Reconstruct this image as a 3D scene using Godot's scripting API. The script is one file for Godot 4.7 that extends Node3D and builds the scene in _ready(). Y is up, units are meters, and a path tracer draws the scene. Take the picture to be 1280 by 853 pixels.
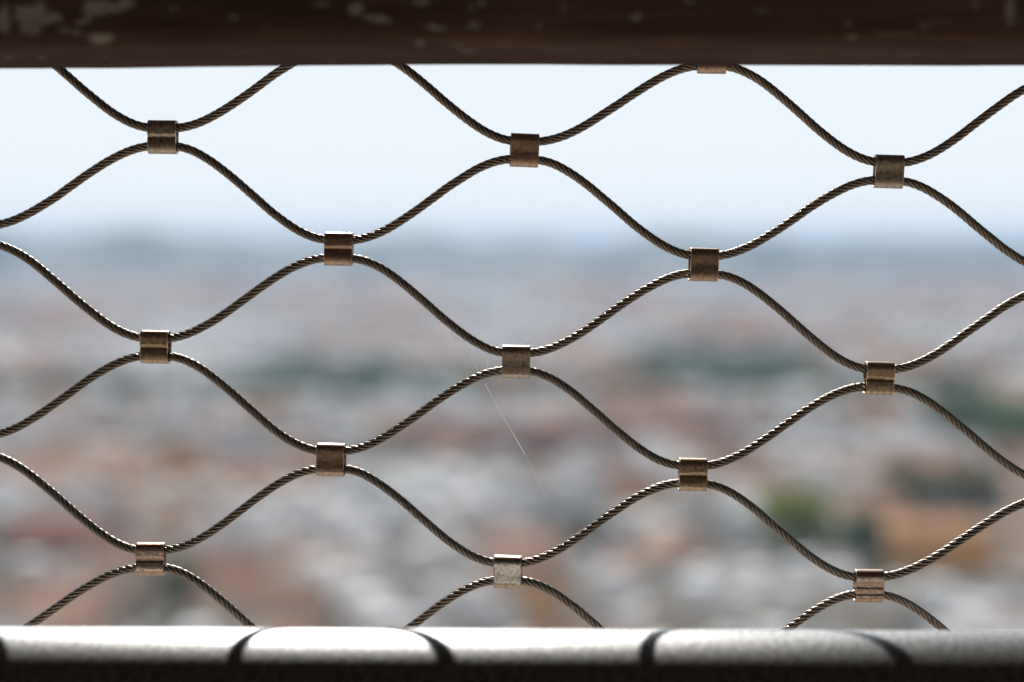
extends Node3D
# A stainless cable net behind a railing high up in a tower; a hazy town far below, out of focus.
# The camera stands at the origin. Photo pixels (1280 x 853) are turned into directions; the distance comes from the plane of the net, the rails or the ground.

const FPX := 1906.0                       # focal length in photo pixels
const NET_Z := -0.3355                    # plane of the net
const GROUND_Y := -105.0                   # streets of the town
var pitch := atan(122.0 / FPX)            # the lens looks slightly down: horizon in the upper third
var rng := RandomNumberGenerator.new()
var used := {}

# ---------------------------------------------------------------- helpers
func ray(x: float, y: float) -> Vector3:
	var d := Vector3((x - 640.0) / FPX, -(y - 426.5) / FPX, -1.0)
	return d.rotated(Vector3.RIGHT, -pitch)

func on_plane(x: float, y: float, z: float) -> Vector3:
	var d := ray(x, y)
	return d * (z / d.z)

func on_ground(x: float, y: float) -> Vector3:
	var d := ray(x, y)
	return d * (GROUND_Y / d.y)

func numbered(called: String) -> String:
	var n: int = used.get(called, 0)
	used[called] = n + 1
	return called if n == 0 else "%s_%03d" % [called, n]

func tag(o: Node, label: String, category: String, group := "", kind := "") -> void:
	if label: o.set_meta("label", label)
	if category: o.set_meta("category", category)
	if group: o.set_meta("group", group)
	if kind: o.set_meta("kind", kind)

func thing(called: String, at := Vector3.ZERO) -> Node3D:
	var o := Node3D.new()
	o.name = numbered(called)
	add_child(o)
	o.position = at
	return o

func part(called: String, mesh: Mesh, m: Material, parent: Node) -> MeshInstance3D:
	var o := MeshInstance3D.new()
	o.name = numbered(called) if parent == self else called
	o.mesh = mesh
	o.material_override = m
	parent.add_child(o, true)
	return o

func arrays_mesh(v: PackedVector3Array, n: PackedVector3Array, idx: PackedInt32Array, uv := PackedVector2Array(), col := PackedColorArray()) -> ArrayMesh:
	var a := []
	a.resize(Mesh.ARRAY_MAX)
	a[Mesh.ARRAY_VERTEX] = v
	a[Mesh.ARRAY_NORMAL] = n
	if uv.size(): a[Mesh.ARRAY_TEX_UV] = uv
	if col.size(): a[Mesh.ARRAY_COLOR] = col
	a[Mesh.ARRAY_INDEX] = idx
	var m := ArrayMesh.new()
	m.add_surface_from_arrays(Mesh.PRIMITIVE_TRIANGLES, a)
	return m

func lin(r: float, g: float, b: float) -> Color:
	return Color(r, g, b).linear_to_srgb()

func mat(c: Color, rough := 0.8, metal := 0.0) -> StandardMaterial3D:
	var m := StandardMaterial3D.new()
	m.albedo_color = c.linear_to_srgb()
	m.roughness = rough
	m.metallic = metal
	return m

func noise(freq: float, octaves := 4, sd := 1) -> FastNoiseLite:
	var n := FastNoiseLite.new()
	n.noise_type = FastNoiseLite.TYPE_SIMPLEX_SMOOTH
	n.frequency = freq
	n.fractal_octaves = octaves
	n.seed = sd
	return n

func noise_tex(freq: float, sd: int, stops: Array, size := 512, octaves := 5) -> NoiseTexture2D:
	# stops: [offset, linear colour] pairs
	var t := NoiseTexture2D.new()
	t.width = size; t.height = size
	t.seamless = true
	t.noise = noise(freq, octaves, sd)
	var g := Gradient.new()
	g.offsets = PackedFloat32Array(stops.map(func(s): return s[0]))
	g.colors = PackedColorArray(stops.map(func(s): return (s[1] as Color).linear_to_srgb()))
	t.color_ramp = g
	return t

func raw_noise(freq: float, sd: int, size := 512, octaves := 5) -> NoiseTexture2D:
	var t := NoiseTexture2D.new()
	t.width = size; t.height = size
	t.seamless = true
	t.noise = noise(freq, octaves, sd)
	return t

func triplanar(m: StandardMaterial3D, per_metre: float) -> StandardMaterial3D:
	m.uv1_triplanar = true
	m.uv1_world_triplanar = true
	m.uv1_scale = Vector3.ONE * per_metre
	return m

# quads and boxes collected into one mesh with flat normals
class Soup:
	var v := PackedVector3Array()
	var n := PackedVector3Array()
	var c := PackedColorArray()
	var idx := PackedInt32Array()
	func poly(p: Array, col := Color.WHITE) -> void:
		var nn: Vector3 = (p[2] - p[0]).cross(p[1] - p[0]).normalized()
		var b := v.size()
		for q in p:
			v.append(q); n.append(nn); c.append(col)
		for i in range(1, p.size() - 1):
			idx.append_array([b, b + i, b + i + 1])
	func box(lo: Vector3, hi: Vector3, t := Transform3D.IDENTITY, col := Color.WHITE, bottom := true) -> void:
		var q := []
		for i in 8:
			q.append(t * Vector3(hi.x if i & 1 else lo.x, hi.y if i & 2 else lo.y, hi.z if i & 4 else lo.z))
		for f in [[4, 6, 7, 5], [1, 3, 2, 0], [5, 7, 3, 1], [0, 2, 6, 4], [6, 2, 3, 7], [0, 4, 5, 1]]:
			if f[0] == 0 and f[1] == 4 and not bottom: continue
			poly([q[f[0]], q[f[1]], q[f[2]], q[f[3]]], col)

func soup_mesh(s: Soup, colours := false) -> ArrayMesh:
	return arrays_mesh(s.v, s.n, s.idx, PackedVector2Array(), s.c if colours else PackedColorArray())

# a round tube along a list of points
func tube_mesh(p: PackedVector3Array, r: float, sides := 6, taper := 1.0) -> ArrayMesh:
	var v := PackedVector3Array(); var n := PackedVector3Array(); var idx := PackedInt32Array()
	for i in p.size():
		var t := (p[mini(i + 1, p.size() - 1)] - p[maxi(i - 1, 0)]).normalized()
		var a := t.cross(Vector3.UP if absf(t.y) < 0.9 else Vector3.RIGHT).normalized()
		var b := t.cross(a)
		var rr := r * lerpf(1.0, taper, float(i) / (p.size() - 1))
		for j in sides:
			var e := a * cos(TAU * j / sides) + b * sin(TAU * j / sides)
			v.append(p[i] + e * rr); n.append(e)
	for i in p.size() - 1:
		for j in sides:
			var q := i * sides + j; var w := i * sides + (j + 1) % sides
			idx.append_array([q, q + sides, w, w, q + sides, w + sides])
	return arrays_mesh(v, n, idx)

# ---------------------------------------------------------------- camera, sky, sun
func set_view() -> void:
	var cam := Camera3D.new()
	cam.name = "camera"
	cam.fov = rad_to_deg(2.0 * atan(426.5 / FPX))
	cam.near = 0.02
	cam.far = 60000.0
	cam.rotation.x = -pitch
	var lens := CameraAttributesPhysical.new()
	lens.frustum_focal_length = 12.0 / tan(deg_to_rad(cam.fov) / 2.0)
	lens.frustum_focus_distance = 0.337
	lens.frustum_near = 0.02
	lens.frustum_far = 60000.0
	lens.exposure_aperture = lens.frustum_focal_length / 9.0      # an opening 9 mm wide
	cam.attributes = lens
	cam.fov = rad_to_deg(2.0 * atan(426.5 / FPX))
	add_child(cam)
	cam.current = true

	var e := Environment.new()
	e.background_mode = Environment.BG_SKY
	var sm := ProceduralSkyMaterial.new()
	sm.sky_top_color = lin(0.57, 0.655, 0.745)
	sm.sky_horizon_color = lin(0.725, 0.755, 0.762)
	sm.sky_curve = 0.16
	sm.ground_horizon_color = lin(0.45, 0.47, 0.50)
	sm.ground_bottom_color = lin(0.20, 0.19, 0.18)
	sm.sun_angle_max = 1.0
	var sky := Sky.new()
	sky.sky_material = sm
	e.sky = sky
	e.tonemap_mode = Environment.TONE_MAPPER_LINEAR
	e.tonemap_exposure = 1.32
	e.fog_enabled = true
	e.fog_density = 0.0001
	e.fog_light_color = lin(0.54, 0.73, 1.0)
	e.sdfgi_enabled = true
	e.ssao_enabled = true
	e.ssil_enabled = true
	var w := WorldEnvironment.new()
	w.name = "environment"
	w.environment = e
	add_child(w)

	var sun := DirectionalLight3D.new()
	sun.name = "sun"
	sun.light_energy = 1.5
	sun.light_color = lin(1.0, 0.95, 0.88)
	sun.light_angular_distance = 0.5
	sun.shadow_enabled = true
	add_child(sun)
	sun.look_at_from_position(Vector3(-4.8, 27.6, -38.5), Vector3.ZERO)

# ---------------------------------------------------------------- the gallery round the camera (out of the frame: shade and bounced light)
func build_gallery() -> void:
	var stone := triplanar(mat(Color(1, 1, 1), 0.85), 0.6)
	stone.albedo_texture = noise_tex(0.012, 11, [[0.2, Color(0.32, 0.25, 0.18)], [0.55, Color(0.42, 0.34, 0.26)], [0.9, Color(0.50, 0.42, 0.33)]])
	var dark := triplanar(mat(Color(1, 1, 1), 0.8), 0.8)
	dark.albedo_texture = noise_tex(0.01, 12, [[0.2, Color(0.03, 0.022, 0.018)], [0.9, Color(0.055, 0.04, 0.032)]])
	var s := Soup.new()
	s.box(Vector3(-4, -1.85, -0.62), Vector3(4, -1.55, 3.2))
	tag(part("floor", soup_mesh(s), stone, self), "", "", "", "structure")
	s = Soup.new()
	s.box(Vector3(-4, 1.012, -1.7355), Vector3(4, 1.25, 3.2))
	tag(part("ceiling", soup_mesh(s), dark, self), "", "", "", "structure")
	s = Soup.new()
	s.box(Vector3(-4, -1.548, 1.8), Vector3(4, -0.11, 2.3))
	tag(part("wall_back", soup_mesh(s), stone, self), "", "", "", "structure")
	s = Soup.new()
	s.box(Vector3(-4, -0.107, 1.85), Vector3(4, 1.009, 2.3))
	tag(part("wall_panelling", soup_mesh(s), dark, self), "", "", "", "structure")
	s = Soup.new()
	s.box(Vector3(-3.6, GROUND_Y - 1.0, -0.5), Vector3(3.6, -1.853, 3.0))
	tag(part("wall_tower", soup_mesh(s), stone, self), "", "", "", "structure")

# ---------------------------------------------------------------- ground and hills
func hill_height(x: float, z: float) -> float:
	var d := Vector2(x, z).length()
	var a := atan2(x, -z)
	var h := 132.0 + 95.0 * hn.get_noise_2d(a * 2600.0, 40.0) + 30.0 * hn.get_noise_2d(a * 9000.0 + 900.0, d * 0.15)
	return maxf(h, 0.0) * smoothstep(4900.0, 6300.0, d) * (1.0 - 0.35 * smoothstep(7000.0, 9000.0, d))

var hn := noise(0.0016, 4, 5)

func sheet(rings: Array, seg: int) -> ArrayMesh:
	var v := PackedVector3Array(); var n := PackedVector3Array(); var idx := PackedInt32Array()
	for r in rings:
		for k in seg:
			var a := TAU * k / seg
			var x: float = r * sin(a); var z: float = -r * cos(a)
			v.append(Vector3(x, GROUND_Y + hill_height(x, z), z))
	for i in rings.size():
		for k in seg:
			var a: Vector3 = v[i * seg + (k + 1) % seg] - v[i * seg + (k + seg - 1) % seg]
			var b: Vector3 = v[mini(i + 1, rings.size() - 1) * seg + k] - v[maxi(i - 1, 0) * seg + k]
			var nn := b.cross(a)
			if nn.y < 0.0: nn = -nn
			n.append(Vector3.UP if nn.length() < 1e-6 else nn.normalized())
	for i in rings.size() - 1:
		for k in seg:
			var q := i * seg + k; var w := i * seg + (k + 1) % seg
			idx.append_array([q, q + seg, w, w, q + seg, w + seg])
	return arrays_mesh(v, n, idx)

func build_ground() -> void:
	var m := triplanar(mat(Color(1, 1, 1), 0.95), 1.0 / 1400.0)
	m.albedo_texture = noise_tex(0.02, 21, [[0.15, Color(0.05, 0.065, 0.035)], [0.42, Color(0.12, 0.12, 0.09)], [0.55, Color(0.22, 0.20, 0.18)], [0.85, Color(0.30, 0.27, 0.25)]], 1024, 6)
	tag(part("ground", sheet([0.0, 60.0, 150.0, 300.0, 500.0, 800.0, 1200.0, 1800.0, 2600.0, 3600.0, 4600.0, 4900.0], 360), m, self), "", "", "", "structure")
	var rings := [4900.0]
	while rings[-1] < 13000.0: rings.append(rings[-1] * 1.02)
	var hm := triplanar(mat(Color(1, 1, 1), 0.95), 1.0 / 2600.0)
	hm.albedo_texture = noise_tex(0.02, 22, [[0.2, Color(0.03, 0.045, 0.025)], [0.55, Color(0.055, 0.065, 0.035)], [0.85, Color(0.13, 0.12, 0.08)]], 512, 6)
	tag(part("hills", sheet(rings, 720), hm, self), "", "", "", "structure")

# ---------------------------------------------------------------- the town
func gable_roof(s: Soup, w: float, dp: float, y: float, rise: float, over: float, t := Transform3D.IDENTITY, col := Color.WHITE, hip := 0.0) -> void:
	var x := w / 2 + over; var z := dp / 2 + over
	var a := [Vector3(-x, y, -z), Vector3(x, y, -z), Vector3(x, y, z), Vector3(-x, y, z), Vector3(-x + hip, y + rise, 0), Vector3(x - hip, y + rise, 0)]
	for i in 6: a[i] = t * a[i]
	s.poly([a[3], a[4], a[5], a[2]], col)
	s.poly([a[1], a[5], a[4], a[0]], col)
	s.poly([a[2], a[5], a[1]], col)
	s.poly([a[0], a[4], a[3]], col)
	s.poly([a[0], a[3], a[2], a[1]], col)

func make_house(kind: int, wall: Material, roof: Material, trim: Material) -> Node3D:
	# a unit house: 12 m wide, 10 m deep, 8 m to the eaves; copies are scaled
	var o := Node3D.new()
	var s := Soup.new()
	s.box(Vector3(-6, -1, -5), Vector3(6, 8, 5))
	part("wall", soup_mesh(s), wall, o)
	s = Soup.new()
	if kind == 0:                                   # flat roof behind a parapet
		s.box(Vector3(-5.6, 8.003, -4.6), Vector3(5.6, 8.15, 4.6))
		part("roof", soup_mesh(s), roof, o)
		s = Soup.new()
		s.box(Vector3(-6, 8.003, -5), Vector3(6, 8.9, -4.7)); s.box(Vector3(-6, 8.003, 4.7), Vector3(6, 8.9, 5))
		s.box(Vector3(-6, 8.003, -4.7), Vector3(-5.7, 8.9, 4.7)); s.box(Vector3(5.7, 8.003, -4.7), Vector3(6, 8.9, 4.7))
		part("parapet", soup_mesh(s), wall, o)
		s = Soup.new()
		s.box(Vector3(-4, 8.153, -3.5), Vector3(-0.5, 10.6, 1))
		part("stair_housing", soup_mesh(s), trim, o)
	elif kind == 1:                                 # gable
		gable_roof(s, 12, 10, 8.003, 2.9, 0.5)
		var r := part("roof", soup_mesh(s), roof, o)
		s = Soup.new()
		s.box(Vector3(2.5, 9.2, 0.8), Vector3(3.4, 12.0, 1.6))
		part("chimney", soup_mesh(s), trim, r)
	else:                                           # hip
		gable_roof(s, 12, 10, 8.003, 2.6, 0.6, Transform3D.IDENTITY, Color.WHITE, 4.0)
		var r := part("roof", soup_mesh(s), roof, o)
		s = Soup.new()
		s.box(Vector3(-3.2, 9.0, -1.4), Vector3(-2.3, 11.6, -0.6))
		part("chimney", soup_mesh(s), trim, r)
	return o

func plaster(c: Color, sd: int) -> StandardMaterial3D:
	var m := triplanar(mat(Color(1, 1, 1), 0.9), 0.09)
	m.albedo_texture = noise_tex(0.03, sd, [[0.2, c * 0.8], [0.8, c * 1.1]], 256)
	return m

func build_town() -> void:
	var walls := [Color(0.50, 0.48, 0.46), Color(0.42, 0.37, 0.31), Color(0.44, 0.42, 0.41), Color(0.52, 0.40, 0.32), Color(0.52, 0.30, 0.14), Color(0.60, 0.585, 0.57), Color(0.30, 0.13, 0.08)]
	var roofs := [Color(0.44, 0.42, 0.41), Color(0.28, 0.14, 0.09), Color(0.36, 0.20, 0.13), Color(0.55, 0.52, 0.50), Color(0.20, 0.19, 0.20)]
	var wm := []; var rm := []
	for i in walls.size(): wm.append(plaster(walls[i], 40 + i))
	for i in roofs.size(): rm.append(plaster(roofs[i], 60 + i))
	# [kind, wall, roof, name, label, category]
	var specs := [
		[0, 0, 0, "flat_roofed_house", "blurred white house with a grey flat roof behind a parapet", "house"],
		[1, 1, 2, "gabled_house", "blurred cream house under a terracotta gable roof", "house"],
		[0, 2, 3, "flat_roofed_house", "blurred grey house with a pale flat roof terrace", "house"],
		[2, 3, 1, "hipped_house", "blurred pink beige house under a dark brown hipped roof", "house"],
		[1, 4, 1, "gabled_house", "blurred ochre house under a dark brown gable roof", "house"],
		[0, 5, 3, "flat_roofed_house", "blurred bright white house with a pale flat roof terrace", "house"],
		[2, 6, 2, "brick_house", "blurred red brick house under a terracotta hipped roof", "house"],
		[0, 1, 4, "flat_roofed_house", "blurred cream house with a dark grey flat roof", "house"],
	]
	var protos := []
	for s in specs: protos.append(make_house(s[0], wm[s[1]], rm[s[2]], wm[5] if s[0] == 0 else wm[6]))
	# where trees stand, no houses: [photo x, photo y of the crown's foot, metres across]
	rng.seed = 77
	var spots := []
	var patch := noise(0.004, 2, 9)
	var z := -150.0
	while z > -4600.0:
		var cell := 26.0 if z > -1200.0 else 32.0
		var half := -z * 0.40 + 40.0
		var x := -half
		while x < half:
			var p := Vector3(x + rng.randf_range(-3, 3), GROUND_Y, z + rng.randf_range(-3, 3))
			var w := rng.randf_range(15, 27); var dp := rng.randf_range(11, 19); var h := rng.randf_range(7, 17)
			var turn := 0.5 * patch.get_noise_2d(x * 0.6, z * 0.6) * 3.0 + rng.randf_range(-0.08, 0.08)
			var pick := patch.get_noise_2d(x * 1.5 + 700.0, z * 1.5) + rng.randf_range(-0.55, 0.55)
			var k := 0
			if pick > 0.5: k = [6, 4, 3][rng.randi() % 3]
			elif pick > 0.16: k = [1, 3, 4, 7][rng.randi() % 4]
			elif pick > -0.2: k = [0, 1, 2, 7, 2][rng.randi() % 5]
			else: k = [0, 5, 2, 5, 7][rng.randi() % 5]
			if z < -1000.0:                              # whole quarters of one tone farther off
				var q := patch.get_noise_2d(x * 0.55 + 90.0, z * 0.28) + rng.randf_range(-0.1, 0.1)
				k = [5, 0, 5][rng.randi() % 3] if q > 0.12 else [7, 3, 2, 6][rng.randi() % 4] if q < -0.10 else k
			if z < -850.0 and k in [1, 4] and rng.randf() < 0.6: k = [0, 2, 7, 2][rng.randi() % 4]
			var open := rng.randf() < 0.10 or patch.get_noise_2d(x * 0.9 - 400.0, z * 1.3) > 0.42
			if in_park(p): open = true
			var e := Vector2(640.0 + FPX * p.x / -p.z, 304.5 + FPX * (-GROUND_Y) / -p.z)
			if (e.x > 300 and e.x < 660 and e.y > 460 and e.y < 507) or (e.x > 770 and e.x < 1040 and e.y > 438 and e.y < 492): open = open or rng.randf() < 0.75
			if not open: spots.append([p, w, dp, h, turn, k])
			x += cell
		z -= cell * 0.85
	spots.sort_custom(func(a, b): return a[0].length() < b[0].length())
	var far := Soup.new()
	var made := 0
	for s in spots:
		var p: Vector3 = s[0]
		var seen := absf(p.x) < -p.z * 0.345 + 6.0 and p.z < -258.0
		if made < 300 and seen:
			made += 1
			var sp: Array = specs[s[5]]
			var o: Node3D = protos[s[5]].duplicate()
			o.name = numbered(sp[3])
			add_child(o)
			o.position = p
			o.rotation.y = s[4]
			o.scale = Vector3(s[1] / 12.0, s[3] / 8.0, s[2] / 10.0)
			var by := ""
			for b in blocks:
				if on_ground(b[0], b[1]).distance_to(p) < b[2] * 0.5 + 55.0: by = " near the " + b[9]
			tag(o, sp[4] + by, sp[5], "houses of the blurred town below")
		else:
			var t := Transform3D(Basis(Vector3.UP, s[4]), p)
			var sp: Array = specs[s[5]]
			var jit := rng.randf_range(0.8, 1.12)
			far.box(Vector3(-s[1] / 2, -1, -s[2] / 2), Vector3(s[1] / 2, s[3], s[2] / 2), t, walls[sp[1]] * jit, false)
			if sp[0] == 0:
				far.box(Vector3(-s[1] / 2 + .4, s[3] + .003, -s[2] / 2 + .4), Vector3(s[1] / 2 - .4, s[3] + .4, s[2] / 2 - .4), t, roofs[sp[2]] * jit, false)
			else:
				gable_roof(far, s[1], s[2], s[3] + .003, 2.8, 0.5, t, roofs[sp[2]] * jit, 3.0 if sp[0] == 2 else 0.0)
	for p in protos: p.free()
	var fm := mat(Color(1, 1, 1), 0.9)
	fm.vertex_color_use_as_albedo = true
	tag(part("distant_town", soup_mesh(far, true), fm, self), "mass of small pale houses fading towards the hills", "town", "", "stuff")

# large buildings that stand out: photo x, y of the foot, width, depth, height, wall, roof, name, label
var blocks := [
	[1172, 712, 34.0, 16.0, 14.0, Color(0.47, 0.24, 0.085), Color(0.40, 0.19, 0.08), "apartment_block", "blurred orange apartment block beside green trees in the town", "orange block"],
	[650, 566, 112.0, 22.0, 13.0, Color(0.24, 0.13, 0.10), Color(0.20, 0.105, 0.08), "long_hall", "blurred long dark brown hall in the middle of the town", "long brown hall"],
	[880, 548, 64.0, 18.0, 11.0, Color(0.26, 0.15, 0.115), Color(0.24, 0.13, 0.10), "long_hall", "blurred shorter brown hall next to the long dark brown hall", "shorter brown hall"],
	[70, 690, 30.0, 14.0, 10.0, Color(0.33, 0.15, 0.10), Color(0.30, 0.13, 0.09), "brick_hall", "blurred reddish brick hall among grey houses of the town", "brick hall"],
]

func build_blocks() -> void:
	for b in blocks:
		var o := thing(b[7], on_ground(b[0], b[1]))
		var s := Soup.new()
		s.box(Vector3(-b[2] / 2, -1, -b[3] / 2), Vector3(b[2] / 2, b[4], b[3] / 2))
		part("wall", soup_mesh(s), plaster(b[5], 70 + int(b[2])), o)
		s = Soup.new()
		gable_roof(s, b[2], b[3], b[4] + 0.003, b[3] * 0.22, 0.5, Transform3D.IDENTITY, Color.WHITE, b[3] * 0.4)
		part("roof", soup_mesh(s), plaster(b[6], 75 + int(b[2])), o)
		tag(o, b[8], "building")

# ---------------------------------------------------------------- trees
var parks := []          # [centre, half width, half depth]

func in_park(p: Vector3) -> bool:
	for k in parks:
		if absf(p.x - k[0].x) < k[1] + 4.0 and p.z > k[0].z - k[2] - 4.0 and p.z < k[0].z + k[2] + 62.0: return true
	return false

func crown_mesh(r: float, h: float, sd: int, leaves: int, leaf: float) -> ArrayMesh:
	var g := RandomNumberGenerator.new()
	g.seed = sd
	var s := Soup.new()
	var clumps := []
	for i in 14:
		var a := g.randf() * TAU
		var q := sqrt(g.randf()) * r * 0.7
		clumps.append([Vector3(cos(a) * q, h * g.randf_range(0.42, 0.86), sin(a) * q), r * g.randf_range(0.28, 0.46)])
	for i in leaves:
		var c: Array = clumps[g.randi() % clumps.size()]
		var d := Vector3(g.randfn(), g.randfn() * 0.8, g.randfn()).normalized()
		var p: Vector3 = c[0] + d * c[1] * pow(g.randf(), 0.35)
		var u := Vector3(g.randfn(), g.randfn(), g.randfn()).normalized()
		var w := u.cross(d + Vector3(0.01, 0.3, 0)).normalized()
		var z := leaf * g.randf_range(0.6, 1.3)
		s.poly([p - u * z, p + w * z * 0.6, p + u * z, p - w * z * 0.6])
	return soup_mesh(s)

func trunk_mesh(h: float, r: float, sd: int) -> ArrayMesh:
	var g := RandomNumberGenerator.new()
	g.seed = sd
	var st := SurfaceTool.new()
	st.append_from(tube_mesh(PackedVector3Array([Vector3(0, -0.5, 0), Vector3(0.1, h * 0.3, 0.05), Vector3(0.0, h * 0.75, 0.1)]), r, 7, 0.35), 0, Transform3D.IDENTITY)
	for i in 5:
		var a := TAU * i / 5.0 + g.randf()
		var b := Vector3(0.05, h * (0.28 + 0.06 * i), 0.05)
		st.append_from(tube_mesh(PackedVector3Array([b, b + Vector3(cos(a) * h * 0.14, h * 0.12, sin(a) * h * 0.14), b + Vector3(cos(a) * h * 0.24, h * 0.27, sin(a) * h * 0.24)]), r * 0.45, 5, 0.3), 0, Transform3D.IDENTITY)
	return st.commit()

func build_trees() -> void:
	var bark := triplanar(mat(Color(1, 1, 1), 0.95), 0.8)
	bark.albedo_texture = noise_tex(0.03, 80, [[0.2, Color(0.05, 0.04, 0.03)], [0.8, Color(0.12, 0.09, 0.07)]], 256)
	var greens := []
	for c in [[Color(0.20, 0.215, 0.035), Color(0.29, 0.29, 0.055)], [Color(0.06, 0.095, 0.03), Color(0.10, 0.135, 0.045)], [Color(0.10, 0.105, 0.03), Color(0.16, 0.15, 0.05)]]:
		var m := triplanar(mat(Color(1, 1, 1), 0.7), 0.3)
		m.albedo_texture = noise_tex(0.03, 81, [[0.2, c[0]], [0.8, c[1]]], 256)
		m.backlight_enabled = true
		m.backlight = lin(0.75, 0.90, 0.30)
		greens.append(m)
	var crowns := []
	for i in 4: crowns.append(crown_mesh(5.0, 11.0, 100 + i, 520, 0.6))
	var trunks := [trunk_mesh(11.0, 0.32, 5), trunk_mesh(11.0, 0.36, 6)]
	var names := ["bright_green_tree", "dark_green_tree", "olive_green_tree"]
	# near trees one by one
	rng.seed = 311
	var far := Soup.new()
	var count := 0
	for k in parks:
		var c: Vector3 = k[0]
		var n: int = k[4]
		for i in n:
			var p := Vector3(c.x + rng.randf_range(-1, 1) * (k[1] - 3.0), GROUND_Y, c.z + rng.randf_range(-1, 1) * (k[2] - 3.0))
			var size: float = k[5] * rng.randf_range(0.8, 1.25)
			var o := thing(names[k[3]], p)
			part("trunk", trunks[count % 2], bark, o)
			part("crown", crowns[count % 4], greens[k[3]], o)
			o.scale = Vector3.ONE * size
			o.rotation.y = rng.randf() * TAU
			tag(o, k[6], "tree", "trees of the blurred town below")
			count += 1
	# far off: tufts of green that read as one mass
	rng.seed = 512
	var patch := noise(0.002, 3, 33)
	for i in 22400:
		var z := -lerpf(1300.0, 5600.0, sqrt(rng.randf()))
		var x := rng.randf_range(-1, 1) * (-z * 0.40 + 30.0)
		if i >= 20000:
			var band: Array = [[300, 660, 462, 505], [770, 1040, 440, 490], [1170, 1300, 440, 540], [-20, 160, 470, 505], [300, 700, 345, 352], [760, 1300, 372, 384]][i % 6]
			var q := on_ground(rng.randf_range(band[0], band[1]), rng.randf_range(band[2], band[3]))
			x = q.x; z = q.z
		elif patch.get_noise_2d(x * 1.3, z * 0.7) < 0.17: continue
		var p := Vector3(x, GROUND_Y + hill_height(x, z), z)
		var r := rng.randf_range(4, 8); var h := rng.randf_range(7, 14)
		var ring := []
		for j in 6: ring.append(p + Vector3(cos(j * TAU / 6) * r * rng.randf_range(.7, 1.2), h * rng.randf_range(.3, .6), sin(j * TAU / 6) * r * rng.randf_range(.7, 1.2)))
		var col := Color(0.05, 0.075, 0.03) * rng.randf_range(0.7, 1.3)
		for j in 6:
			far.poly([ring[j], p + Vector3(0, h, 0), ring[(j + 1) % 6]], col)
			far.poly([ring[j], ring[(j + 1) % 6], p - Vector3(0, 0.5, 0)], col)
	var fm := mat(Color(1, 1, 1), 0.9)
	fm.vertex_color_use_as_albedo = true
	tag(part("distant_woods", soup_mesh(far, true), fm, self), "dark green tree masses spread through the far town and hills", "woods", "", "stuff")

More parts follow.
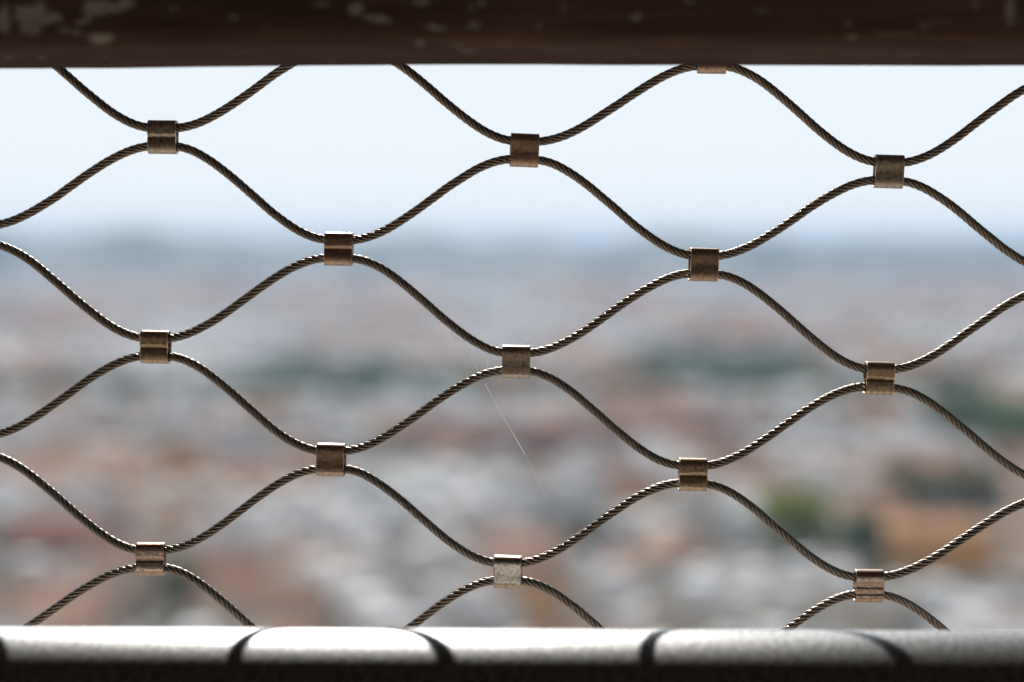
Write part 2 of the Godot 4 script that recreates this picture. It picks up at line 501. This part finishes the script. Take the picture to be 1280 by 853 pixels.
# ---------------------------------------------------------------- the rails
func build_rails() -> void:
	# wooden handrail: brown paint, peeled here and there. Its underside shows because the lens is lower.
	var zf := -0.278; var zb := -0.315; var top := 0.125
	var hb := on_plane(640, 83, zb).y
	var prof := []                                  # (y, z, along the outline)
	var push := func(y: float, z: float): prof.append(Vector2(y, z))
	for i in 7: push.call(lerpf(top, hb + 0.003, i / 6.0), zf)
	for i in 6:
		var a := (i + 1) / 6.0 * PI / 2
		push.call(hb + 0.003 - 0.003 * sin(a), zf - 0.003 + 0.003 * cos(a))
	for i in 7: push.call(hb, lerpf(zf - 0.004, zb + 0.0025, i / 6.0))
	for i in 5:
		var a := (i + 1) / 5.0 * PI / 2
		push.call(hb + 0.0022 - 0.0022 * cos(a), zb + 0.0022 - 0.0022 * sin(a))
	for i in 4: push.call(lerpf(hb + 0.01, top, i / 3.0), zb)
	push.call(top, zf)
	var v := PackedVector3Array(); var n := PackedVector3Array(); var uv := PackedVector2Array(); var idx := PackedInt32Array()
	var run := [0.0]
	for i in range(1, prof.size()): run.append(run[i - 1] + (prof[i] as Vector2).distance_to(prof[i - 1]))
	var wob := noise(14.0, 3, 7)
	var cols := 560
	var wide := 0.85
	for i in cols + 1:
		var x := lerpf(-wide, wide, float(i) / cols)
		# the edge sags a little towards the left
		var sag := -0.00085 * smoothstep(-0.03, -0.10, x) + 0.00015 * smoothstep(0.03, 0.1, x) * -1.0
		for j in prof.size():
			var q: Vector2 = prof[j]
			var a: Vector2 = prof[maxi(j - 1, 0)]; var b: Vector2 = prof[mini(j + 1, prof.size() - 1)]
			var t := (b - a).normalized()
			var out := Vector3(0, t.y, -t.x)         # outline runs down the front
			v.append(Vector3(x, q.x + sag, q.y) + out * 0.00025 * wob.get_noise_3d(x * 1.2, run[j] * 3.0, 0))
			n.append(out)
			uv.append(Vector2(x / 0.4 + 0.5, run[j] / 0.2))
	var m := prof.size()
	for i in cols:
		for j in m - 1:
			var q := i * m + j
			idx.append_array([q, q + m, q + 1, q + 1, q + m, q + m + 1])
	# fix normals that point inwards
	for i in v.size():
		var c := Vector3(v[i].x, (top + hb) / 2, (zf + zb) / 2)
		if n[i].dot(v[i] - c) < 0: n[i] = -n[i]
	var wood := mat(Color(1, 1, 1), 0.85)
	wood.metallic_specular = 0.12
	var tex := wood_textures(zf, hb, top, run)
	wood.albedo_texture = tex[0]
	wood.heightmap_enabled = true
	wood.heightmap_texture = tex[1]
	wood.heightmap_scale = 0.06
	var o := part("wooden_handrail", arrays_mesh(v, n, idx, uv), wood, self)
	tag(o, "dark brown wooden handrail with pale patches of peeling paint above the cable net", "handrail")

	# steel tube below, worn dark paint
	var r := 0.0182
	var axis_z := -0.293
	# the tube's upper outline runs from photo y 780 on the left to 785 on the right
	var place := func(px: float, py: float) -> Vector3:
		var d := ray(px, py).normalized()
		var side := Vector3(0, -d.z, d.y).normalized()    # across the sight line, upwards in the y-z plane
		var t := axis_z / d.z
		return d * t - side * r / absf(side.y) * 1.0
	var a: Vector3 = place.call(0, 780.0)
	var b: Vector3 = place.call(1280, 785.0)
	var dir := (b - a) / (b.x - a.x)
	var pts := PackedVector3Array()
	for i in 61: 
		var x := lerpf(-0.85, 0.85, i / 60.0)
		pts.append(a + dir * (x - a.x))
	var steel := triplanar(mat(Color(1, 1, 1), 0.4, 0.0), 43.0)
	steel.albedo_texture = noise_tex(0.035, 91, [[0.10, Color(0.16, 0.075, 0.045)], [0.2, Color(0.10, 0.095, 0.095)], [0.5, Color(0.235, 0.245, 0.255)], [0.8, Color(0.35, 0.355, 0.355)]], 512)
	steel.metallic = 0.97
	steel.roughness = 0.43
	steel.heightmap_enabled = true
	steel.heightmap_texture = raw_noise(0.035, 92, 512, 6)
	steel.heightmap_scale = 0.0035
	var rail := part("steel_tube_rail", tube_mesh(pts, r, 96), steel, self)
	tag(rail, "round grey steel tube rail glaring in the sun under the cable net", "rail")

func wood_textures(zf: float, hb: float, top: float, run: Array) -> Array:
	# 0.4 m of rail along u, 0.2 m round the outline along v
	var w := 1024; var h := 512
	var im := Image.create(w, h, false, Image.FORMAT_RGB8)
	var hi := Image.create(w, h, false, Image.FORMAT_L8)
	var grain := noise(0.02, 4, 3); var fine := noise(0.09, 3, 4); var edge := noise(0.055, 4, 6); var tone := noise(0.006, 3, 8)
	# patches where the brown paint has come off: photo x, y, width, height, slant, strength
	var flakes := [[45, 13, 62, 26, 0.1, 1], [36, 26, 22, 20, 0, .9], [2, 22, 16, 34, 0, 1], [85, 33, 44, 8, .12, 1], [132, 6, 64, 22, -.05, 1], [102, 22, 26, 11, -.2, .9], [128, 43, 34, 15, .05, 1.2],
		[215, 8, 10, 8, 0, .7], [445, 11, 22, 16, 0, .9], [470, 23, 36, 11, .1, 1.1], [545, 34, 24, 7, .2, .8], [590, 31, 18, 8, 0, .8], [525, 2, 26, 10, 0, .7], [587, 9, 9, 8, 0, .6], [600, 2, 8, 10, 0, .7], [400, 4, 30, 10, 0, .6],
		[290, 20, 12, 7, 0, .5], [795, 20, 18, 12, 0, .9], [672, 31, 10, 9, 0, .7], [703, 10, 7, 14, .3, .5], [862, 2, 18, 6, 0, .8], [1262, 17, 18, 30, 0, .9], [1218, 5, 8, 14, .2, .8], [1060, 28, 10, 7, 0, .6], [1066, 45, 12, 5, 0, .7],
		[1175, 25, 44, 5, 0, .45], [1120, 42, 60, 4, .03, .4], [1155, 32, 16, 6, 0, .5], [950, 12, 14, 6, 0, .5], [330, 30, 14, 5, 0, .4],
		[585, 63, 18, 7, 0, 1.1], [573, 56, 14, 6, 0, .8], [523, 54, 9, 6, 0, .8], [48, 66, 12, 7, 0, .8], [8, 66, 16, 6, 0, .7], [128, 66, 9, 6, 0, .6], [300, 64, 60, 4, 0, .35], [700, 60, 90, 4, 0, .4], [1230, 68, 60, 5, 0, .4], [410, 75, 10, 5, 0, .5], [1140, 64, 30, 4, 0, .4]]
	var spots := []
	for f in flakes:
		var p := on_plane(f[0], f[1], zf)
		var s := top - p.y
		if p.y < hb:                                   # under the rail
			var d := ray(f[0], f[1])
			var q := d * (hb / d.y)
			p = q
			s = (top - hb) + (zf - q.z)
		spots.append([(p.x / 0.4 + 0.5) * w, s / 0.2 * h, f[2] * 0.146 / 400.0 * w / 2.0, f[3] * 0.146 / 200.0 * h / 2.0 * (2.6 if f[1] > 50 else 1.0), f[4], f[5]])
	for y in h:
		for x in w:
			var g := grain.get_noise_2d(x * 0.12, y * 1.0 * 2.2) * 0.5 + fine.get_noise_2d(x * 0.1, y * 2.0) * 0.5
			var c := Color(0.078, 0.047, 0.040) * (1.0 + 0.8 * g + 0.3 * tone.get_noise_2d(x, y))
			var bare := 0.0
			for s in spots:
				var dx: float = x - s[0]
				if dx > w * 0.5: dx -= w
				var dy: float = y - s[1] - s[4] * dx
				if absf(dx) > s[2] * 1.8 or absf(dy) > s[3] * 1.8: continue
				var e := sqrt(dx * dx / (s[2] * s[2]) + dy * dy / (s[3] * s[3])) + 0.75 * edge.get_noise_2d(x * 1.0, y * 1.6)
				bare = maxf(bare, (1.0 - smoothstep(0.82, 1.0, e)) * minf(1.0, s[5]))
			c = c.lerp(Color(0.25, 0.255, 0.235) * (1.0 + 0.25 * fine.get_noise_2d(x * 2.0, y * 2.0)), bare * 0.85)
			im.set_pixel(x, y, c.linear_to_srgb())
			hi.set_pixel(x, y, Color.from_hsv(0, 0, clampf(0.7 + 0.25 * g - 0.45 * bare, 0, 1)))
	return [ImageTexture.create_from_image(im), ImageTexture.create_from_image(hi)]

# ---------------------------------------------------------------- the cable net
# crimped sleeves, as measured in the photo: row, half column -> photo x, y, turn in degrees, kind of sleeve, tone
var measured := {
	Vector2i(-1, 3): [890, 71, 1.2, 0, 1],
	Vector2i(0, 0): [203.5, 171.5, 0.6, 1, 0], Vector2i(0, 2): [655.5, 188, 2.0, 0, 1], Vector2i(0, 4): [1111, 214.5, 1.8, 0, 0],
	Vector2i(1, 1): [423.5, 311.5, 1.2, 1, 1], Vector2i(1, 3): [879.5, 331, 1.8, 0, 1],
	Vector2i(2, 0): [194.5, 434, 0.8, 1, 2], Vector2i(2, 2): [645, 452.5, 1.0, 0, 0], Vector2i(2, 4): [1098.5, 473, 1.8, 1, 2],
	Vector2i(3, 1): [414, 575, 0.6, 0, 1], Vector2i(3, 3): [866, 593.5, 1.2, 1, 2],
	Vector2i(4, 0): [188.5, 699, 0.4, 1, 1], Vector2i(4, 2): [635, 715, 1.0, 0, 0], Vector2i(4, 4): [1086, 732.5, 0.6, 2, 1],
}

func knot(r: int, u: int) -> Array:
	if measured.has(Vector2i(r, u)): return measured[Vector2i(r, u)]
	var h := absi(r * 73 + u * 131 + 9)
	return [203.0 + 226.4 * u - 4.2 * r, 171.0 + 9.5 * u + 131.6 * r, 1.1, [0, 1, 2][h % 3], [0, 1, 2][(h / 3) % 3]]

func knot_at(r: int, u: int) -> Vector3:
	var k := knot(r, u)
	return on_plane(k[0], k[1], NET_Z)

const SLOT := 0.00202                     # each cable runs this far above or below the middle of a sleeve
const HALF := 0.0031                      # half the length of a sleeve

var kink := noise(0.11, 2, 19)

func cable_path(r: int, u0: int, u1: int) -> PackedVector3Array:
	# the cable between row r (crests, lower slot) and row r + 1 (troughs, upper slot)
	var p := PackedVector3Array()
	var prev := Vector3.ZERO; var prev_t := 0.0
	for u in range(u0, u1 + 1):
		var crest := (r + u) % 2 == 0
		var rr := r if crest else r + 1
		var k := knot(rr, u)
		var c := knot_at(rr, u) + Vector3(0, -SLOT if crest else SLOT, 0)
		var tilt := -deg_to_rad(k[2])
		var along := Vector3(cos(tilt), sin(tilt), 0)
		var a := c - along * HALF
		if u > u0:
			var fine := absf(a.x) < 0.19
			var span := a.x - prev.x
			var step := 0.00045 if fine else 0.0014
			var cnt := int(span / step)
			var s0 := tan(prev_t); var s1 := tan(tilt)
			# cables leave a sleeve with a slight bend
			s0 += (-0.10 if not crest else 0.10) ; s1 += (-0.10 if not crest else 0.10)
			var slack := 0.00030 * kink.get_noise_2d(r * 31.0, u * 17.0) * 2.0
			for i in cnt:
				var t := float(i) / cnt
				var h00 := 2 * t * t * t - 3 * t * t + 1; var h10 := t * t * t - 2 * t * t + t
				var h01 := -2 * t * t * t + 3 * t * t; var h11 := t * t * t - t * t
				p.append(Vector3(lerpf(prev.x, a.x, t), h00 * prev.y + h10 * s0 * span + h01 * a.y + h11 * s1 * span + slack * sin(t * PI) + 0.00012 * kink.get_noise_2d(r * 53.0 + 400.0, lerpf(prev.x, a.x, t) * 900.0) * sin(t * PI), NET_Z + 0.0004 * sin(t * PI) * (1 if (r + u) % 3 else -1)))
		var cn := 14 if absf(a.x) < 0.19 else 4
		for i in cn: p.append(a + along * (2.0 * HALF) * (float(i) / cn))
		prev = c + along * HALF
		prev_t = tilt
	return p

func cable_mesh(p: PackedVector3Array, phase: float) -> ArrayMesh:
	# six strands laid round a core, six wires showing on each strand
	var lay := 0.0092; var rs := 0.00068; var ra := 0.000287
	var v := PackedVector3Array(); var n := PackedVector3Array(); var idx := PackedInt32Array()
	var cnt := p.size()
	var total := 12
	for k in 6:
		var base := v.size()
		var s := 0.0
		for i in cnt:
			if i: s += p[i].distance_to(p[i - 1])
			var t := (p[mini(i + 1, cnt - 1)] - p[maxi(i - 1, 0)]).normalized()
			var b := Vector3(0, 0, 1)
			var nn := b.cross(t).normalized()
			b = t.cross(nn)
			var th := TAU * (s / lay + k / 6.0) + phase
			var e1 := nn * cos(th) + b * sin(th)
			var side := b * cos(th) - nn * sin(th)
			var ts := (t + side * rs * TAU / lay).normalized()
			var e2 := ts.cross(e1)
			var c := p[i] + e1 * rs
			var tw := TAU * s / 0.03
			for j in 12:
				var w := TAU * (j / 2) / 6.0 + tw
				var off := -0.24 if j % 2 == 0 else 0.24
				v.append(c + (e1 * cos(w + off) + e2 * sin(w + off)) * ra)
				n.append(e1 * cos(w + off * 1.7) + e2 * sin(w + off * 1.7))
		for i in cnt - 1:
			for j in 12:
				var q := base + i * 12 + j; var w := base + i * 12 + (j + 1) % 12
				idx.append_array([q, q + 12, w, w, q + 12, w + 12])
	# the core closes the gaps between the strands
	var base := v.size()
	for i in range(0, cnt, 4):
		var t := (p[mini(i + 1, cnt - 1)] - p[maxi(i - 1, 0)]).normalized()
		var nn := Vector3(0, 0, 1).cross(t).normalized()
		for j in 8:
			var e := nn * cos(TAU * j / 8.0) + t.cross(nn) * sin(TAU * j / 8.0)
			v.append(p[i] + e * 0.00054); n.append(e)
	for i in (v.size() - base) / 8 - 1:
		for j in 8:
			var q := base + i * 8 + j; var w := base + i * 8 + (j + 1) % 8
			idx.append_array([q, q + 8, w, w, q + 8, w + 8])
	return arrays_mesh(v, n, idx)

func sleeve_mesh(kind: int, sd: int) -> ArrayMesh:
	# a flattened tube pressed round two cables, 6.2 mm long and 7.4 mm high
	var g := noise(420.0, 2, sd)
	var hh := 0.00368; var dd := 0.00175; var wall := 0.00045
	var outline := []
	var rise := 0.00165                       # the rounded top and bottom
	var flat := hh - rise
	for i in 25: outline.append(Vector2(lerpf(flat, -flat, i / 24.0), dd))          # front, downwards: (y, z)
	for i in range(1, 15):
		var a := PI / 2 + PI * i / 15.0
		outline.append(Vector2(-flat + rise * signf(cos(a)) * pow(absf(cos(a)), 0.85), dd * signf(sin(a)) * pow(absf(sin(a)), 0.85)))
	for i in 13: outline.append(Vector2(lerpf(-flat, flat, i / 12.0), -dd))
	for i in range(1, 15):
		var a := -PI / 2 + PI * i / 15.0
		outline.append(Vector2(flat + rise * signf(cos(a)) * pow(absf(cos(a)), 0.85), dd * signf(sin(a)) * pow(absf(sin(a)), 0.85)))
	var m := outline.size()
	var xs := [-1.0, -0.985, -0.9, -0.7, -0.5, -0.3, -0.1, 0.1, 0.3, 0.5, 0.7, 0.9, 0.985, 1.0]
	var grid := []
	var at := func(x: float, q: Vector2, inset: float) -> Vector3:
		var y := q.x; var z := q.y
		var bend := 0.0
		if absf(q.y) > dd * 0.99:
			var way := 1.0 if sd % 2 else -1.0
			var reach := 0.25 + 0.75 * smoothstep(-0.9, -0.2 + 0.15 * (sd % 5), x * way + 0.4)
			y += 0.00008 * g.get_noise_2d(x * 0.004, 0.3) * 2.0
			if kind == 1: bend = 0.00042 * exp(-pow(y / 0.00034, 2.0)) * reach + 0.00012 * exp(-pow((y + 0.0006) / 0.0007, 2.0))
			elif kind == 2: bend = 0.00022 * exp(-pow((y - 0.0003) / 0.0006, 2.0)) + 0.00020 * exp(-pow((y + 0.0013) / 0.00045, 2.0))
			else: bend = 0.00010 * exp(-pow(y / 0.0012, 2.0))
			bend += 0.00003 * g.get_noise_2d(x * 0.003, y)
			z -= signf(z) * bend
		var o := Vector3(x * 0.0031, y, z)
		var c := Vector2(clampf(y, -flat, flat), 0.0)
		var d := (Vector2(y, z) - c)
		var l := d.length()
		d = d / l * (l - inset)
		return Vector3(o.x, c.x + d.x, d.y)
	var v := PackedVector3Array(); var idx := PackedInt32Array()
	var cols := []
	for x in xs: cols.append([x, 0.00011 if absf(x) == 1.0 else 0.0])
	# back through the inside
	for x in [1.0, 0.5, -0.5, -1.0]: cols.append([x, wall])
	for c in cols:
		for q in outline: v.append(at.call(c[0], q, c[1]))
	var nc := cols.size()
	var n := PackedVector3Array(); n.resize(v.size())
	for i in nc:
		for j in m:
			var a := i * m + j; var b := i * m + (j + 1) % m
			var a2 := ((i + 1) % nc) * m + j; var b2 := ((i + 1) % nc) * m + (j + 1) % m
			idx.append_array([a, b, a2, b, b2, a2])
			var f := (v[b] - v[a]).cross(v[a2] - v[a])
			for q in [a, b, a2, b2]: n[q] += f.normalized() * sqrt(f.length())
	for i in n.size(): n[i] = n[i].normalized()
	if n[12 + 6 * m].z < 0:
		for i in n.size(): n[i] = -n[i]
	else:
		idx.reverse()
	return arrays_mesh(v, n, idx)

func metal(c: Color, rough: float, sd: int, scale: float) -> StandardMaterial3D:
	var m := triplanar(mat(Color(1, 1, 1), rough, 1.0), scale)
	m.albedo_texture = noise_tex(0.02, sd, [[0.15, c * 0.55], [0.45, c * 0.9], [0.8, c * 1.12]], 512)
	return m

func build_net() -> void:
	var net := thing("cable_net")
	tag(net, "stainless steel cable net of diamond meshes with crimped sleeves between the two rails", "cable net")
	var rope := metal(Color(0.37, 0.32, 0.28), 0.37, 130, 60.0)
	var tones := [metal(Color(0.62, 0.54, 0.46), 0.36, 131, 90.0), metal(Color(0.62, 0.45, 0.35), 0.35, 132, 90.0), metal(Color(0.66, 0.51, 0.35), 0.34, 133, 90.0)]
	for t in tones:
		t.heightmap_enabled = true
		t.heightmap_texture = raw_noise(0.06, 140, 256, 3)
		t.heightmap_scale = 0.003
	for r in range(-2, 6):
		part("cable", cable_mesh(cable_path(r, -5, 9), r * 1.7), rope, net)
	for r in range(-2, 7):
		for u in range(-5, 10):
			if posmod(r + u, 2): continue
			var k := knot(r, u)
			var o := part("sleeve", sleeve_mesh(k[3], r * 20 + u + 100), tones[k[4]], net)
			o.position = knot_at(r, u)
			o.rotation.z = -deg_to_rad(k[2])
			o.rotation.y = deg_to_rad([0.0, 4.0, -3.0, 2.0, -5.0][absi(r * 7 + u * 3) % 5])
			o.rotation.x = deg_to_rad([0.0, -3.0, 2.5, -1.5, 4.0][absi(r * 5 + u * 11) % 5])

# ---------------------------------------------------------------- threads
func px_line(pts: Array, z: float, per := 8) -> PackedVector3Array:
	var c := Curve3D.new()
	for i in pts.size():
		var a: Vector3 = on_plane(pts[maxi(i - 1, 0)][0], pts[maxi(i - 1, 0)][1], z); var b: Vector3 = on_plane(pts[mini(i + 1, pts.size() - 1)][0], pts[mini(i + 1, pts.size() - 1)][1], z)
		c.add_point(on_plane(pts[i][0], pts[i][1], z), -(b - a) / 6.0, (b - a) / 6.0)
	var out := PackedVector3Array()
	var l := c.get_baked_length()
	c.bake_interval = l / 60.0
	var n := per * (pts.size() - 1)
	for i in n + 1: out.append(c.sample_baked(l * i / n, true))
	return out

func build_threads() -> void:
	var silk := mat(Color(0.9, 0.9, 0.9), 0.2)
	silk.backlight_enabled = true
	silk.backlight = lin(1.0, 1.0, 1.0)
	var z := NET_Z + 0.0011
	var web := thing("spider_thread")
	tag(web, "fine pale spider thread slanting down past a grey sleeve of the net", "thread")
	part("long_thread", tube_mesh(px_line([[561, 412], [585, 441], [604, 475]], z), 0.00004, 5), silk, web)
	part("long_thread", tube_mesh(px_line([[604, 475], [616, 498], [640, 540], [656, 568]], z), 0.00006, 5, 1.3), silk, web)
	part("thread_end", tube_mesh(px_line([[656, 568], [668, 593], [684, 625]], z), 0.000014, 4), silk, web)
	part("loop", tube_mesh(px_line([[608, 446], [610, 454], [608, 461]], z), 0.00003, 4), silk, web)
	part("loop", tube_mesh(px_line([[599, 475], [607, 477], [615, 475], [618, 471], [625, 471]], z), 0.00003, 4), silk, web)
	var bead := SphereMesh.new()
	bead.radius = 0.00007; bead.height = 0.00014; bead.radial_segments = 8; bead.rings = 4
	part("droplet", bead, silk, web).position = on_plane(615, 498.5, z)
	var hair := mat(Color(0.10, 0.09, 0.085), 0.5)
	var tuft := thing("lint_tuft")
	tag(tuft, "tiny tuft of dark lint hanging under a golden crimped sleeve", "lint")
	for l in [[[1097, 493], [1098, 498], [1103, 500], [1106, 496], [1105, 493]], [[1106, 493], [1107, 499], [1109, 504], [1108, 507], [1105, 503]], [[1113, 492], [1116, 497], [1115, 506], [1116, 511]], [[1096, 494], [1100, 501], [1106, 503], [1110, 502]]]:
		part("fibre", tube_mesh(px_line(l, NET_Z + 0.001), 0.000016, 4), hair, tuft)

func _ready() -> void:
	set_view()
	build_gallery()
	build_ground()
	# planted places of the town: centre, half width, half depth, kind of tree, how many, size
	parks = [
		[on_ground(1000, 698), 11.0, 9.0, 0, 7, 2.0, "blurred bright yellow-green tree beside the orange apartment block"],
		[on_ground(1250, 555), 30.0, 80.0, 1, 44, 1.9, "blurred dark green tree in the grove well beyond the orange apartment block"],
		[on_ground(1000, 490), 120.0, 50.0, 1, 50, 1.2, "blurred dark green tree in the belt behind the shorter brown hall"],
		[on_ground(480, 496), 160.0, 50.0, 1, 80, 1.2, "blurred dark green tree in the long belt behind the long dark brown hall"],
		[on_ground(60, 500), 60.0, 30.0, 1, 18, 1.1, "blurred dark green tree in a square far behind the reddish brick hall"],
		[on_ground(225, 775), 9.0, 8.0, 1, 5, 1.5, "blurred dark green tree in a courtyard in front of the reddish brick hall"],
		[on_ground(1075, 705), 8.0, 8.0, 1, 5, 1.5, "blurred dark green tree between the bright green trees and the orange apartment block"],
		[on_ground(1170, 640), 26.0, 8.0, 2, 9, 1.4, "blurred olive green tree right behind the orange apartment block"],
		[on_ground(730, 690), 8.0, 7.0, 2, 3, 1.0, "blurred olive green tree in a small square in front of the long brown hall"],
	]
	for b in blocks: parks.append([on_ground(b[0], b[1]), b[2] / 2 + 2.0, b[3] / 2, 0, 0, 1.0, ""])
	build_town()
	build_blocks()
	build_trees()
	build_rails()
	build_net()
	build_threads()
